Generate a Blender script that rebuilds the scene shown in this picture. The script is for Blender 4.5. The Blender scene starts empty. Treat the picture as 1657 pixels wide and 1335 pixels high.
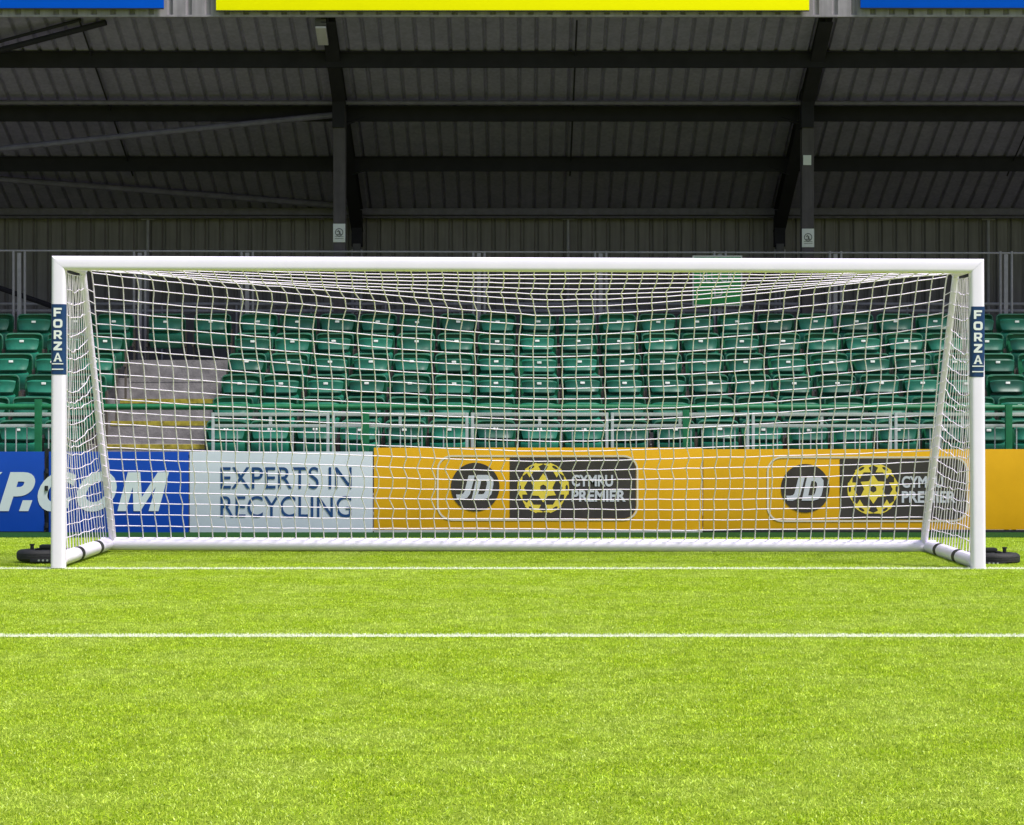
import bpy, bmesh, math, random
from mathutils import Vector, Matrix
random.seed(7)
R = math.radians
sc = bpy.context.scene
C = sc.collection

# ---------------------------------------------------------------- measured frame of reference
F, CX, HY, CZ = 3690.0, 841.0, 662.0, 1.29       # lens and eye height read off the photograph
def X(px, d): return (px - CX) * d / F           # metres across at distance d
def Z(py, d): return CZ + (HY - py) * d / F      # metres up at distance d

# ---------------------------------------------------------------- materials
def mat(name, col, rough=0.6, var=0.12, scale=6.0, spec=0.4, metal=0.0, bump=0.0, bscale=80.0, rnd=0.0, streak=0.0, coat=0.0):
    m = bpy.data.materials.new(name); m.use_nodes = True
    nt = m.node_tree; N = nt.nodes; L = nt.links
    b = N['Principled BSDF']
    b.inputs['Roughness'].default_value = rough
    b.inputs['Specular IOR Level'].default_value = spec
    b.inputs['Metallic'].default_value = metal
    if coat: b.inputs['Coat Weight'].default_value = coat
    geo = N.new('ShaderNodeNewGeometry')
    no = N.new('ShaderNodeTexNoise'); no.inputs['Scale'].default_value = scale
    no.inputs['Detail'].default_value = 6; no.inputs['Roughness'].default_value = 0.65
    L.new(geo.outputs['Position'], no.inputs['Vector'])
    ramp = N.new('ShaderNodeMapRange')
    ramp.inputs['From Min'].default_value = 0.3; ramp.inputs['From Max'].default_value = 0.7
    ramp.inputs['To Min'].default_value = 1 - var; ramp.inputs['To Max'].default_value = 1 + var * 0.6
    L.new(no.outputs['Fac'], ramp.inputs['Value'])
    val = ramp.outputs['Result']
    if streak:
        mp = N.new('ShaderNodeMapping'); mp.inputs['Scale'].default_value = (9, 9, 0.5)
        n2 = N.new('ShaderNodeTexNoise'); n2.inputs['Scale'].default_value = 2.2; n2.inputs['Detail'].default_value = 5
        L.new(geo.outputs['Position'], mp.inputs['Vector']); L.new(mp.outputs['Vector'], n2.inputs['Vector'])
        r2 = N.new('ShaderNodeMapRange'); r2.inputs['From Min'].default_value = 0.35; r2.inputs['From Max'].default_value = 0.65
        r2.inputs['To Min'].default_value = 1 - streak; r2.inputs['To Max'].default_value = 1.0
        L.new(n2.outputs['Fac'], r2.inputs['Value'])
        mu = N.new('ShaderNodeMath'); mu.operation = 'MULTIPLY'
        L.new(val, mu.inputs[0]); L.new(r2.outputs['Result'], mu.inputs[1]); val = mu.outputs[0]
    if rnd:
        oi = N.new('ShaderNodeObjectInfo')
        r3 = N.new('ShaderNodeMapRange'); r3.inputs['To Min'].default_value = 1 - rnd; r3.inputs['To Max'].default_value = 1 + rnd
        L.new(oi.outputs['Random'], r3.inputs['Value'])
        mu = N.new('ShaderNodeMath'); mu.operation = 'MULTIPLY'
        L.new(val, mu.inputs[0]); L.new(r3.outputs['Result'], mu.inputs[1]); val = mu.outputs[0]
    mx = N.new('ShaderNodeVectorMath'); mx.operation = 'SCALE'
    mx.inputs[0].default_value = col
    L.new(val, mx.inputs['Scale']); L.new(mx.outputs['Vector'], b.inputs['Base Color'])
    rr = N.new('ShaderNodeMapRange'); rr.inputs['To Min'].default_value = max(0.05, rough - 0.12); rr.inputs['To Max'].default_value = min(1, rough + 0.12)
    L.new(no.outputs['Fac'], rr.inputs['Value']); L.new(rr.outputs['Result'], b.inputs['Roughness'])
    if bump:
        nb = N.new('ShaderNodeTexNoise'); nb.inputs['Scale'].default_value = bscale; nb.inputs['Detail'].default_value = 4
        L.new(geo.outputs['Position'], nb.inputs['Vector'])
        bp = N.new('ShaderNodeBump'); bp.inputs['Strength'].default_value = bump; bp.inputs['Distance'].default_value = 0.01
        L.new(nb.outputs['Fac'], bp.inputs['Height']); L.new(bp.outputs['Normal'], b.inputs['Normal'])
    return m

M = {
 'white_paint': mat('white_paint', (0.86, 0.785, 0.95), 0.38, 0.03, 5, 0.45),
 'net_cord':    mat('net_cord', (0.94, 0.84, 1.0), 0.8, 0.03, 30),
 'black_strap': mat('black_strap', (0.02, 0.02, 0.022), 0.6, 0.2, 30),
 'rubber':      mat('rubber', (0.022, 0.021, 0.023), 0.7, 0.3, 40, bump=0.3),
 'steel':       mat('steel', (0.42, 0.43, 0.44), 0.45, 0.15, 25, metal=0.6),
 'navy':        mat('navy_vinyl', (0.008, 0.04, 0.14), 0.4, 0.12, 20),
 'white_ink':   mat('white_ink', (0.75, 0.76, 0.78), 0.5, 0.04, 10),
 'seat_green':  mat('seat_green', (0.004, 0.098, 0.041), 0.42, 0.25, 9, 0.4, rnd=0.3),
 'seat_pan':    mat('seat_pan_green', (0.008, 0.112, 0.070), 0.36, 0.25, 9, 0.42, rnd=0.35),
 'seat_rim':    mat('seat_rim', (0.05, 0.16, 0.11), 0.4, 0.2, 9, 0.4, rnd=0.3),
 'seat_leg':    mat('seat_leg', (0.085, 0.072, 0.060), 0.6, 0.25, 20),
 'plate':       mat('number_plate', (0.88, 0.90, 0.86), 0.5, 0.05, 20),
 'concrete':    mat('concrete', (0.245, 0.228, 0.232), 0.85, 0.45, 5, 0.2, bump=0.4, bscale=50),
 'yellow_line': mat('yellow_nosing', (0.36, 0.30, 0.04), 0.7, 0.6, 12, 0.2),
 'galv':        mat('galvanised', (0.42, 0.47, 0.46), 0.45, 0.12, 30, metal=0.25),
 'green_paint': mat('green_paint', (0.006, 0.13, 0.05), 0.4, 0.2, 12),
 'roof_metal':  mat('roof_metal', (0.222, 0.196, 0.315), 0.7, 0.16, 3, 0.1, streak=0.18),
 'wall_metal':  mat('wall_metal', (0.185, 0.164, 0.160), 0.6, 0.12, 3, 0.25, streak=0.22),
 'fascia':      mat('fascia_metal', (0.29, 0.265, 0.30), 0.55, 0.15, 4, 0.3, streak=0.25),
 'dark_steel':  mat('dark_steel', (0.022, 0.020, 0.026), 0.8, 0.2, 5, 0.06),
 'mid_steel':   mat('mid_steel', (0.078, 0.069, 0.078), 0.55, 0.25, 9, 0.3, streak=0.15),
 'tube_steel':  mat('tube_steel', (0.118, 0.103, 0.150), 0.55, 0.3, 9, 0.3),
 'column_steel': mat('column_steel', (0.082, 0.070, 0.078), 0.7, 0.2, 6, 0.12, streak=0.2),
 'light_steel': mat('light_steel', (0.28, 0.26, 0.29), 0.55, 0.2, 9, 0.3),
 'sign_white':  mat('sign_white', (0.52, 0.52, 0.52), 0.5, 0.06, 9),
 'sign_ink':    mat('sign_ink', (0.10, 0.10, 0.10), 0.6, 0.1, 9),
 'sign_green':  mat('sign_green', (0.02, 0.27, 0.07), 0.5, 0.1, 9),
 'blue':        mat('board_blue', (0.001, 0.05, 0.36), 0.45, 0.10, 1.6, 0.3),
 'fascia_blue': mat('fascia_blue', (0.0, 0.085, 0.60), 0.6, 0.04, 2, 0.05),
 'fascia_yel':  mat('fascia_yellow', (1.0, 0.93, 0.0), 0.6, 0.02, 2, 0.05),
 'pale':        mat('board_pale', (0.51, 0.56, 0.63), 0.5, 0.06, 1.3, 0.3),
 'pale_ink':    mat('board_lettering', (0.56, 0.63, 0.65), 0.5, 0.05, 3),
 'ink_blue':    mat('ink_blue', (0.004, 0.045, 0.16), 0.5, 0.08, 8),
 'yellow':      mat('board_yellow', (0.68, 0.36, 0.004), 0.45, 0.10, 1.5, 0.3),
 'logo_dark':   mat('logo_dark', (0.042, 0.036, 0.034), 0.45, 0.15, 6, 0.3),
 'logo_grey':   mat('logo_grey', (0.50, 0.52, 0.58), 0.5, 0.06, 6),
 'logo_line':   mat('logo_line', (0.60, 0.55, 0.44), 0.5, 0.06, 6),
 'logo_yellow': mat('logo_yellow', (0.70, 0.55, 0.06), 0.5, 0.06, 6),
 'trim':        mat('board_trim', (0.36, 0.37, 0.38), 0.5, 0.15, 8),
 'black':       mat('black_metal', (0.012, 0.013, 0.016), 0.5, 0.2, 10),
 'lens':        mat('lamp_lens', (0.42, 0.38, 0.46), 0.35, 0.1, 10),
 'pitch':       mat('pitch_base', (0.22, 0.30, 0.03), 0.95, 0.3, 30, 0.05, bump=0.6, bscale=300),
 'line_base':   mat('line_base', (0.62, 0.64, 0.5), 0.95, 0.1, 60, 0.05),
 'ground':      mat('ground_tarmac', (0.07, 0.07, 0.068), 0.9, 0.25, 2, 0.2),
 'track':       mat('track_concrete', (0.22, 0.21, 0.20), 0.9, 0.25, 4, 0.2),
}

def grass_mat(name, dark, light, dry, white=False):
    m = bpy.data.materials.new(name); m.use_nodes = True
    nt = m.node_tree; N = nt.nodes; L = nt.links
    for n in list(N): N.remove(n)
    out = N.new('ShaderNodeOutputMaterial')
    at = N.new('ShaderNodeAttribute'); at.attribute_name = 'rnd'
    mixc = N.new('ShaderNodeMix'); mixc.data_type = 'RGBA'
    mixc.inputs['A'].default_value = (*dark, 1); mixc.inputs['B'].default_value = (*light, 1)
    L.new(at.outputs['Fac'], mixc.inputs['Factor'])
    col = mixc.outputs['Result']
    geo = N.new('ShaderNodeNewGeometry')
    if not white:
        # large worn / drier patches and a finer mottling, both in world space
        n1 = N.new('ShaderNodeTexNoise'); n1.inputs['Scale'].default_value = 1.5; n1.inputs['Detail'].default_value = 5; n1.inputs['Roughness'].default_value = 0.62
        L.new(geo.outputs['Position'], n1.inputs['Vector'])
        r1 = N.new('ShaderNodeMapRange'); r1.inputs['From Min'].default_value = 0.42; r1.inputs['From Max'].default_value = 0.68; r1.inputs['To Max'].default_value = 0.75
        L.new(n1.outputs['Fac'], r1.inputs['Value'])
        mx2 = N.new('ShaderNodeMix'); mx2.data_type = 'RGBA'; mx2.inputs['B'].default_value = (*dry, 1)
        L.new(r1.outputs['Result'], mx2.inputs['Factor']); L.new(col, mx2.inputs['A'])
        n2 = N.new('ShaderNodeTexNoise'); n2.inputs['Scale'].default_value = 9.0; n2.inputs['Detail'].default_value = 4
        L.new(geo.outputs['Position'], n2.inputs['Vector'])
        r2 = N.new('ShaderNodeMapRange'); r2.inputs['From Min'].default_value = 0.3; r2.inputs['From Max'].default_value = 0.7
        r2.inputs['To Min'].default_value = 0.72; r2.inputs['To Max'].default_value = 1.16
        L.new(n2.outputs['Fac'], r2.inputs['Value'])
        sc_ = N.new('ShaderNodeVectorMath'); sc_.operation = 'SCALE'
        L.new(mx2.outputs['Result'], sc_.inputs[0]); L.new(r2.outputs['Result'], sc_.inputs['Scale'])
        col = sc_.outputs['Vector']
    d = N.new('ShaderNodeBsdfDiffuse'); t = N.new('ShaderNodeBsdfTranslucent')
    g = N.new('ShaderNodeBsdfGlossy'); g.inputs['Roughness'].default_value = 0.45
    L.new(col, d.inputs['Color']); L.new(col, t.inputs['Color'])
    mi = N.new('ShaderNodeMixShader'); mi.inputs[0].default_value = 0.35
    L.new(d.outputs[0], mi.inputs[1]); L.new(t.outputs[0], mi.inputs[2])
    m2 = N.new('ShaderNodeMixShader'); m2.inputs[0].default_value = 0.04
    L.new(mi.outputs[0], m2.inputs[1]); L.new(g.outputs[0], m2.inputs[2])
    L.new(m2.outputs[0], out.inputs['Surface'])
    return m
M['grass'] = grass_mat('turf_blades', (0.30, 0.455, 0.006), (0.68, 0.83, 0.05), (0.60, 0.72, 0.13))
M['line_blades'] = grass_mat('line_blades', (0.74, 0.78, 0.55), (0.9, 0.92, 0.78), (0, 0, 0), white=True)

# ---------------------------------------------------------------- mesh helpers
def wloc(o):
    v = Vector((0, 0, 0))
    while o is not None:
        v += Vector(o.location); o = o.parent
    return v

class MB:
    def __init__(s): s.v = []; s.f = []
    def add(s, vs, fs):
        k = len(s.v); s.v += [tuple(p) for p in vs]; s.f += [tuple(i + k for i in f) for f in fs]; return s
    def box(s, x0, x1, y0, y1, z0, z1):
        return s.add([(x0,y0,z0),(x1,y0,z0),(x1,y1,z0),(x0,y1,z0),(x0,y0,z1),(x1,y0,z1),(x1,y1,z1),(x0,y1,z1)],
                     [(0,3,2,1),(4,5,6,7),(0,1,5,4),(1,2,6,5),(2,3,7,6),(3,0,4,7)])
    def prism_x(s, prof, x0, x1):            # prof: list of (y,z), extruded along x
        n = len(prof)
        vs = [(x0, y, z) for y, z in prof] + [(x1, y, z) for y, z in prof]
        fs = [(i, (i+1) % n, n + (i+1) % n, n + i) for i in range(n)] + [tuple(range(n-1, -1, -1)), tuple(range(n, 2*n))]
        return s.add(vs, fs)
    def prism_y(s, prof, y0, y1):            # prof: list of (x,z)
        n = len(prof)
        vs = [(x, y0, z) for x, z in prof] + [(x, y1, z) for x, z in prof]
        fs = [(i, (i+1) % n, n + (i+1) % n, n + i) for i in range(n)] + [tuple(range(n-1, -1, -1)), tuple(range(n, 2*n))]
        return s.add(vs, fs)
    def sweep(s, path, prof, caps=True, up=None, closed=False):   # prof in (a,b) plane per path point
        path = [Vector(p) for p in path]; n = len(prof); vs = []; m = len(path)
        ref = None
        for i, p in enumerate(path):
            if closed: t = path[(i+1) % m] - path[i-1]
            else: t = path[min(i+1, m-1)] - path[max(i-1, 0)]
            t.normalize()
            u = Vector(up) if up else (ref if ref is not None else (Vector((0,0,1)) if abs(t.z) < 0.9 else Vector((0,1,0))))
            a = t.cross(u)
            if a.length < 1e-6: a = t.cross(Vector((1, 0, 0)))
            a.normalize(); b = a.cross(t); b.normalize(); ref = b
            vs += [p + a * q[0] + b * q[1] for q in prof]
        fs = []
        rng = m if closed else m - 1
        for i in range(rng):
            j2 = (i + 1) % m
            for j in range(n):
                fs.append((i*n + j, i*n + (j+1) % n, j2*n + (j+1) % n, j2*n + j))
        if caps and not closed:
            fs += [tuple(range(n-1, -1, -1)), tuple(range((m-1)*n, m*n))]
        return s.add(vs, fs)
    def tube(s, path, r, n=10, closed=False):
        return s.sweep(path, [(r*math.cos(2*math.pi*k/n), r*math.sin(2*math.pi*k/n)) for k in range(n)], closed=closed)
    def build(s, name, m, parent=None, smooth=True, angle=35, bevel=0.0, local=False, recalc=True):
        off = Vector((0,0,0)) if local else wloc(parent)
        me = bpy.data.meshes.new(name)
        me.from_pydata([(x-off.x, y-off.y, z-off.z) for x, y, z in s.v], [], s.f)
        if recalc or bevel:
            bm = bmesh.new(); bm.from_mesh(me)
            if bevel:
                bmesh.ops.remove_doubles(bm, verts=bm.verts, dist=1e-6)
                ed = [e for e in bm.edges if len(e.link_faces) == 2 and e.calc_face_angle(0) > R(40)]
                bmesh.ops.bevel(bm, geom=ed, offset=bevel, segments=2, affect='EDGES', profile=0.7)
            bmesh.ops.recalc_face_normals(bm, faces=bm.faces)
            bm.to_mesh(me); bm.free()
        if smooth:
            me.polygons.foreach_set('use_smooth', [True]*len(me.polygons))
            me.set_sharp_from_angle(angle=R(angle))
        me.materials.append(m)
        o = bpy.data.objects.new(name, me); C.objects.link(o)
        if parent: o.parent = parent
        return o

def tag(o, label=None, cat=None, group=None, kind=None):
    if label: o['label'] = label
    if cat: o['category'] = cat
    if group: o['group'] = group
    if kind: o['kind'] = kind
    return o
def thing(name, label, cat, loc, group=None):
    o = bpy.data.objects.new(name, None); C.objects.link(o); o.location = loc; o.empty_display_size = 0.1
    return tag(o, label, cat, group)

def text_mb(body, x0, x1, z0, z1, y, bold=0.0, shear=0.0, extrude=0.0015, space=1.0):
    cu = bpy.data.curves.new('lettering', 'FONT'); cu.body = body; cu.size = 1.0
    cu.offset = bold; cu.shear = shear; cu.space_character = space; cu.extrude = 0.01; cu.resolution_u = 6
    o = bpy.data.objects.new('lettering', cu); C.objects.link(o)
    bpy.context.view_layer.update()
    me = bpy.data.meshes.new_from_object(o.evaluated_get(bpy.context.evaluated_depsgraph_get()))
    vs = [v.co.copy() for v in me.vertices]; fs = [tuple(p.vertices) for p in me.polygons]
    bpy.data.objects.remove(o); bpy.data.curves.remove(cu); bpy.data.meshes.remove(me)
    ax, bx = min(v.x for v in vs), max(v.x for v in vs); ay, by = min(v.y for v in vs), max(v.y for v in vs)
    mb = MB()
    mb.add([(x0 + (v.x-ax)/(bx-ax)*(x1-x0), y - (extrude if v.z > 0 else 0.0), z0 + (v.y-ay)/(by-ay)*(z1-z0)) for v in vs], fs)
    return mb

def rrect(x0, x1, z0, z1, r, corners=(1,1,1,1), n=6):      # order: bl, br, tr, tl
    pts = []
    for k, (cx, cz, a0) in enumerate([(x0+r, z0+r, 180), (x1-r, z0+r, 270), (x1-r, z1-r, 0), (x0+r, z1-r, 90)]):
        if corners[k]:
            for i in range(n+1):
                a = R(a0 + 90*i/n); pts.append((cx + r*math.cos(a), cz + r*math.sin(a)))
        else:
            pts.append([(x0, z0), (x1, z0), (x1, z1), (x0, z1)][k])
    return pts
def circle(cx, cz, r, n=48): return [(cx + r*math.cos(2*math.pi*i/n), cz + r*math.sin(2*math.pi*i/n)) for i in range(n)]
def frame2d(outer, inner, y0, y1):           # ring between two outlines with equal counts, extruded in y
    n = len(outer); mb = MB()
    vs = [(x, y0, z) for x, z in outer] + [(x, y0, z) for x, z in inner] + [(x, y1, z) for x, z in outer] + [(x, y1, z) for x, z in inner]
    fs = []
    for i in range(n):
        j = (i+1) % n
        fs += [(i, j, n+j, n+i), (2*n+i, 3*n+i, 3*n+j, 2*n+j), (i, 2*n+i, 2*n+j, j), (n+i, n+j, 3*n+j, 3*n+i)]
    return mb.add(vs, fs)

def corrug(L0, L1, period, depth, rib, slope=0.35):
    """points (t, offset) of a trapezoidal sheet: flat pans with narrow raised ribs"""
    pts = []; t = L0
    while t < L1:
        pts += [(t, 0), (t + period - rib, 0), (t + period - rib*(1-slope), depth), (t + period - rib*slope, depth)]
        t += period
    pts.append((t, 0))
    return pts

# ---------------------------------------------------------------- setting
def sheet(name, m, x0, x1, y0, y1, z):
    mb = MB(); mb.add([(x0,y0,z),(x1,y0,z),(x1,y1,z),(x0,y1,z)], [(0,1,2,3)])
    o = mb.build(name, m, smooth=False); o['kind'] = 'structure'; return o
sheet('ground', M['ground'], -400, 400, -400, 400, -0.012)
sheet('pitch', M['pitch'], -45, 45, -80, 24.02, 0.0)
M['edge'] = mat('board_shadow_green', (0.010, 0.050, 0.009), 0.9, 0.4, 20, 0.1, bump=0.5)
sheet('board_shadow', M['edge'], -45, 45, 22.82, 24.0, 0.006)  # flat dark green strip, the boards' shadow painted onto the turf before them
sheet('path', M['track'], -45, 45, 24.024, 40, -0.004)

# turf: short blades in tiles, set out over the part of the pitch near the goal
LW = 0.115
Y6, YG = F*CZ/368.0, F*CZ/(920.8-HY)
def turf():
    verts, faces, pid, rnd, rot = [], [], [], [], []
    T = 0.53
    for k in range(3):
        for b in range(3000):
            x, y = random.uniform(-T/2, T/2), random.uniform(-T/2, T/2)
            h = random.uniform(0.008, 0.016); w = random.uniform(0.0014, 0.0027)
            a = random.uniform(0, 2*math.pi); ln = abs(random.gauss(0, 1.25)); la = random.uniform(0, 2*math.pi)
            dx, dy = math.cos(a)*w, math.sin(a)*w
            lx, ly = math.cos(la)*h*ln, math.sin(la)*h*ln
            hh = h / math.sqrt(1 + ln*ln*0.6)
            i = len(verts)
            verts += [(x-dx, y-dy, 0), (x+dx, y+dy, 0), (x+dx*.8+lx*.4, y+dy*.8+ly*.4, hh*.6), (x-dx*.8+lx*.4, y-dy*.8+ly*.4, hh*.6), (x+lx, y+ly, hh)]
            faces += [(i, i+1, i+2, i+3), (i+3, i+2, i+4)]
            pid += [k]*5; rnd += [random.random()**1.4]*5; rot += [0.0]*5
    def rows(y0, y1):
        n = max(1, round((y1-y0)/T)); s = (y1-y0)/n
        return [y0 + s*(i+.5) for i in range(n)]
    for y in rows(6.3, Y6-LW/2) + rows(Y6+LW/2, YG-LW/2) + rows(YG+LW/2, 22.80):
        half = max(3.6, 0.245*y + 2.2); n = int(half/T)
        for i in range(-n, n+1):
            verts.append((i*T, y, 0.0)); pid.append(10 + random.randrange(3)); rnd.append(0); rot.append(random.randrange(4)*math.pi/2)
    me = bpy.data.meshes.new('grass'); me.from_pydata(verts, [], faces)
    for nm, ty, dat in (('pid', 'INT', pid), ('rnd', 'FLOAT', rnd), ('rot', 'FLOAT', rot)):
        a = me.attributes.new(nm, ty, 'POINT'); a.data.foreach_set('value', dat)
    me.materials.append(M['grass'])
    o = bpy.data.objects.new('grass', me); C.objects.link(o)
    tag(o, 'bright yellow-green artificial turf blades covering the pitch', 'grass', kind='stuff')
    ng = bpy.data.node_groups.new('turf_tiles', 'GeometryNodeTree')
    ng.interface.new_socket('Geometry', in_out='INPUT', socket_type='NodeSocketGeometry')
    ng.interface.new_socket('Geometry', in_out='OUTPUT', socket_type='NodeSocketGeometry')
    N, L = ng.nodes, ng.links
    gi, go = N.new('NodeGroupInput'), N.new('NodeGroupOutput'); jn = N.new('GeometryNodeJoinGeometry')
    na = N.new('GeometryNodeInputNamedAttribute'); na.data_type = 'INT'; na.inputs['Name'].default_value = 'pid'
    nr = N.new('GeometryNodeInputNamedAttribute'); nr.data_type = 'FLOAT'; nr.inputs['Name'].default_value = 'rot'
    cb = N.new('ShaderNodeCombineXYZ'); L.new(nr.outputs['Attribute'], cb.inputs['Z'])
    def sep(val):
        cp = N.new('FunctionNodeCompare'); cp.data_type = 'INT'; cp.operation = 'EQUAL'
        ins = [s for s in cp.inputs if s.type == 'INT']
        L.new(na.outputs['Attribute'], ins[0]); ins[1].default_value = val
        sg = N.new('GeometryNodeSeparateGeometry'); sg.domain = 'POINT'
        L.new(gi.outputs[0], sg.inputs['Geometry']); L.new(cp.outputs['Result'], sg.inputs['Selection'])
        return sg.outputs['Selection']
    for k in range(3):
        ip = N.new('GeometryNodeInstanceOnPoints')
        L.new(sep(10+k), ip.inputs['Points']); L.new(sep(k), ip.inputs['Instance']); L.new(cb.outputs[0], ip.inputs['Rotation'])
        L.new(ip.outputs[0], jn.inputs[0])
    L.new(jn.outputs[0], go.inputs[0])
    md = o.modifiers.new('tiles', 'NODES'); md.node_group = ng
turf()

def pitch_line(yc, half, label, dens):
    mb = MB(); rnd = []
    mb.add([(-half, yc-LW/2, 0.004), (half, yc-LW/2, 0.004), (half, yc+LW/2, 0.004), (-half, yc+LW/2, 0.004)], [(0,1,2,3)]); rnd += [0.3]*4
    for b in range(int(2*half*LW*dens)):
        x, y = random.uniform(-half, half), yc + random.uniform(-LW/2, LW/2) + random.gauss(0, 0.006)
        h = random.uniform(0.010, 0.020); w = random.uniform(0.0016, 0.003); a = random.uniform(0, 6.28)
        ln = abs(random.gauss(0, 0.7)); la = random.uniform(0, 6.28)
        dx, dy = math.cos(a)*w, math.sin(a)*w; lx, ly = math.cos(la)*h*ln, math.sin(la)*h*ln*0.6
        mb.add([(x-dx, y-dy, 0.002), (x+dx, y+dy, 0.002), (x+dx*.8+lx*.4, y+dy*.8+ly*.4, h*.6), (x-dx*.8+lx*.4, y-dy*.8+ly*.4, h*.6), (x+lx, y+ly, h)],
               [(0,1,2,3), (3,2,4)]); rnd += [random.random()]*5
    o = mb.build('pitch_marking', M['line_blades'], smooth=False, recalc=False)
    a = o.data.attributes.new('rnd', 'FLOAT', 'POINT'); a.data.foreach_set('value', rnd)
    tag(o, label, 'pitch line', kind='structure')
pitch_line(YG, 8.0, 'thin white goal line passing under the goal posts', 8000)
pitch_line(Y6, 6.0, 'thick white line across the turf in front of the goal', 8500)

# ---------------------------------------------------------------- the goal
GY = YG + 0.0
BACK = F/179.2           # distance of the rear ground bar
TOPB = 19.4              # rear of the short top arms
PX, BW = 3.708, 0.057    # post centre, half width
ZT = 2.455               # crossbar centre
goal = thing('football_goal', 'large white metal football goal with a white net, standing on the goal line', 'goal', (0, GY, 0))
goal.rotation_euler = (0, 0.0033, 0)
def profile(r, n=36, e=4.2):
    out = []
    for k in range(n):
        a = 2*math.pi*k/n; c, s_ = math.cos(a), math.sin(a)
        out.append((r*math.copysign(abs(c)**(2/e), c), r*math.copysign(abs(s_)**(2/e), s_)))
    return out
pf = profile(BW)
mb = MB(); n = len(pf)          # crossbar, ends mitred at 45 degrees
mb.add([(-PX + b*-1, GY + a, ZT + b) for a, b in pf] + [(PX - 0.022 + b, GY + a, ZT + b) for a, b in pf],
       [(i, (i+1) % n, n+(i+1) % n, n+i) for i in range(n)] + [tuple(range(n)), tuple(range(2*n-1, n-1, -1))])
mb.build('crossbar', M['white_paint'], goal)
posts = []
LEAN = {-1: 0.0, 1: 0.022}
def badge_letter(ch, cx, z0, y):
    w_, h_, t_ = 0.074, 0.070, 0.0185
    q = lambda pts: [(cx + (u-0.5)*w_, z0 + v*h_) for u, v in pts]
    mb = MB(); a, b = y-0.0014, y
    if ch == 'F': mb.prism_y(q([(0.04,0),(0.30,0),(0.30,0.34),(0.80,0.34),(0.80,0.58),(0.30,0.58),(0.30,0.76),(0.92,0.76),(0.92,1),(0.04,1)]), a, b)
    elif ch == 'Z': mb.prism_y(q([(0.04,0),(0.96,0),(0.96,0.24),(0.46,0.24),(0.96,0.78),(0.96,1),(0.06,1),(0.06,0.76),(0.54,0.76),(0.04,0.24)]), a, b)
    elif ch == 'O':
        f = frame2d(rrect(cx-w_/2, cx+w_/2, z0, z0+h_, 0.022), rrect(cx-w_/2+t_, cx+w_/2-t_, z0+t_*0.95, z0+h_-t_*0.95, 0.009), a, b); mb.add(f.v, f.f)
    elif ch == 'R':
        o_ = q([(0.06,0.32),(0.66,0.32),(0.86,0.40),(0.94,0.56),(0.94,0.80),(0.84,0.95),(0.70,1.0),(0.06,1.0)])
        i_ = q([(0.31,0.52),(0.58,0.52),(0.64,0.54),(0.68,0.60),(0.68,0.72),(0.65,0.78),(0.60,0.80),(0.31,0.80)])
        f = frame2d(o_, i_, a, b); mb.add(f.v, f.f)
        mb.prism_y(q([(0.06,0),(0.31,0),(0.31,0.319),(0.06,0.319)]), a, b); mb.prism_y(q([(0.68,0),(0.99,0),(0.74,0.319),(0.45,0.319)]), a, b)
    else:
        o_ = q([(0.14,0.26),(0.40,1.0),(0.60,1.0),(0.86,0.26)]); i_ = q([(0.36,0.40),(0.49,0.74),(0.51,0.74),(0.64,0.40)])
        f = frame2d(o_, i_, a, b); mb.add(f.v, f.f)
        mb.prism_y(q([(0.02,0),(0.29,0),(0.37,0.259),(0.138,0.259)]), a, b); mb.prism_y(q([(0.98,0),(0.71,0),(0.63,0.259),(0.862,0.259)]), a, b)
    return mb
for s in (-1, 1):
    mb = MB()
    mb.add([(s*PX + s*b, GY + a, 0.0) for a, b in pf] + [(s*PX - LEAN[s] + s*b, GY + a, ZT + b - 0.0015) for a, b in pf],
           [(i, (i+1) % n, n+(i+1) % n, n+i) for i in range(n)] + [tuple(range(n)), tuple(range(2*n-1, n-1, -1))])
    p = mb.build('post', M['white_paint'], goal); posts.append(p)
# vinyl badges with stacked letters on both posts
for s, p, py0, py1 in ((-1, posts[0], 492, 606), (1, posts[1], 496, 610)):
    d0 = GY - BW; bx_ = s*PX - LEAN[s]*0.78
    zt, zb = Z(py0, d0) + s*0.0124, Z(py1, d0) + s*0.0124
    front = [(a, b) for a, b in profile(BW + 0.0016, 56) if a < 0.018]
    front.sort(key=lambda q: math.atan2(q[1], -q[0]))
    mb = MB(); k = len(front)
    mb.add([(bx_ + b, GY + a, zb) for a, b in front] + [(bx_ + b, GY + a, zt) for a, b in front], [(i, i+1, k+i+1, k+i) for i in range(k-1)])
    st = mb.build('badge', M['navy'], p)
    for i, ch in enumerate('FORZA'):
        z1 = zt - 0.030 - i*0.0905
        badge_letter(ch, bx_, z1-0.070, GY-BW-0.0022).build('lettering', M['white_ink'], p, smooth=False)
    mb = MB()
    for zz in (zb+0.082, zb+0.038): mb.box(bx_-0.046, bx_+0.046, GY-BW-0.0040, GY-BW-0.0022, zz, zz+0.009)
    mb.build('badge_stripe', M['white_ink'], p)
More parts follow.
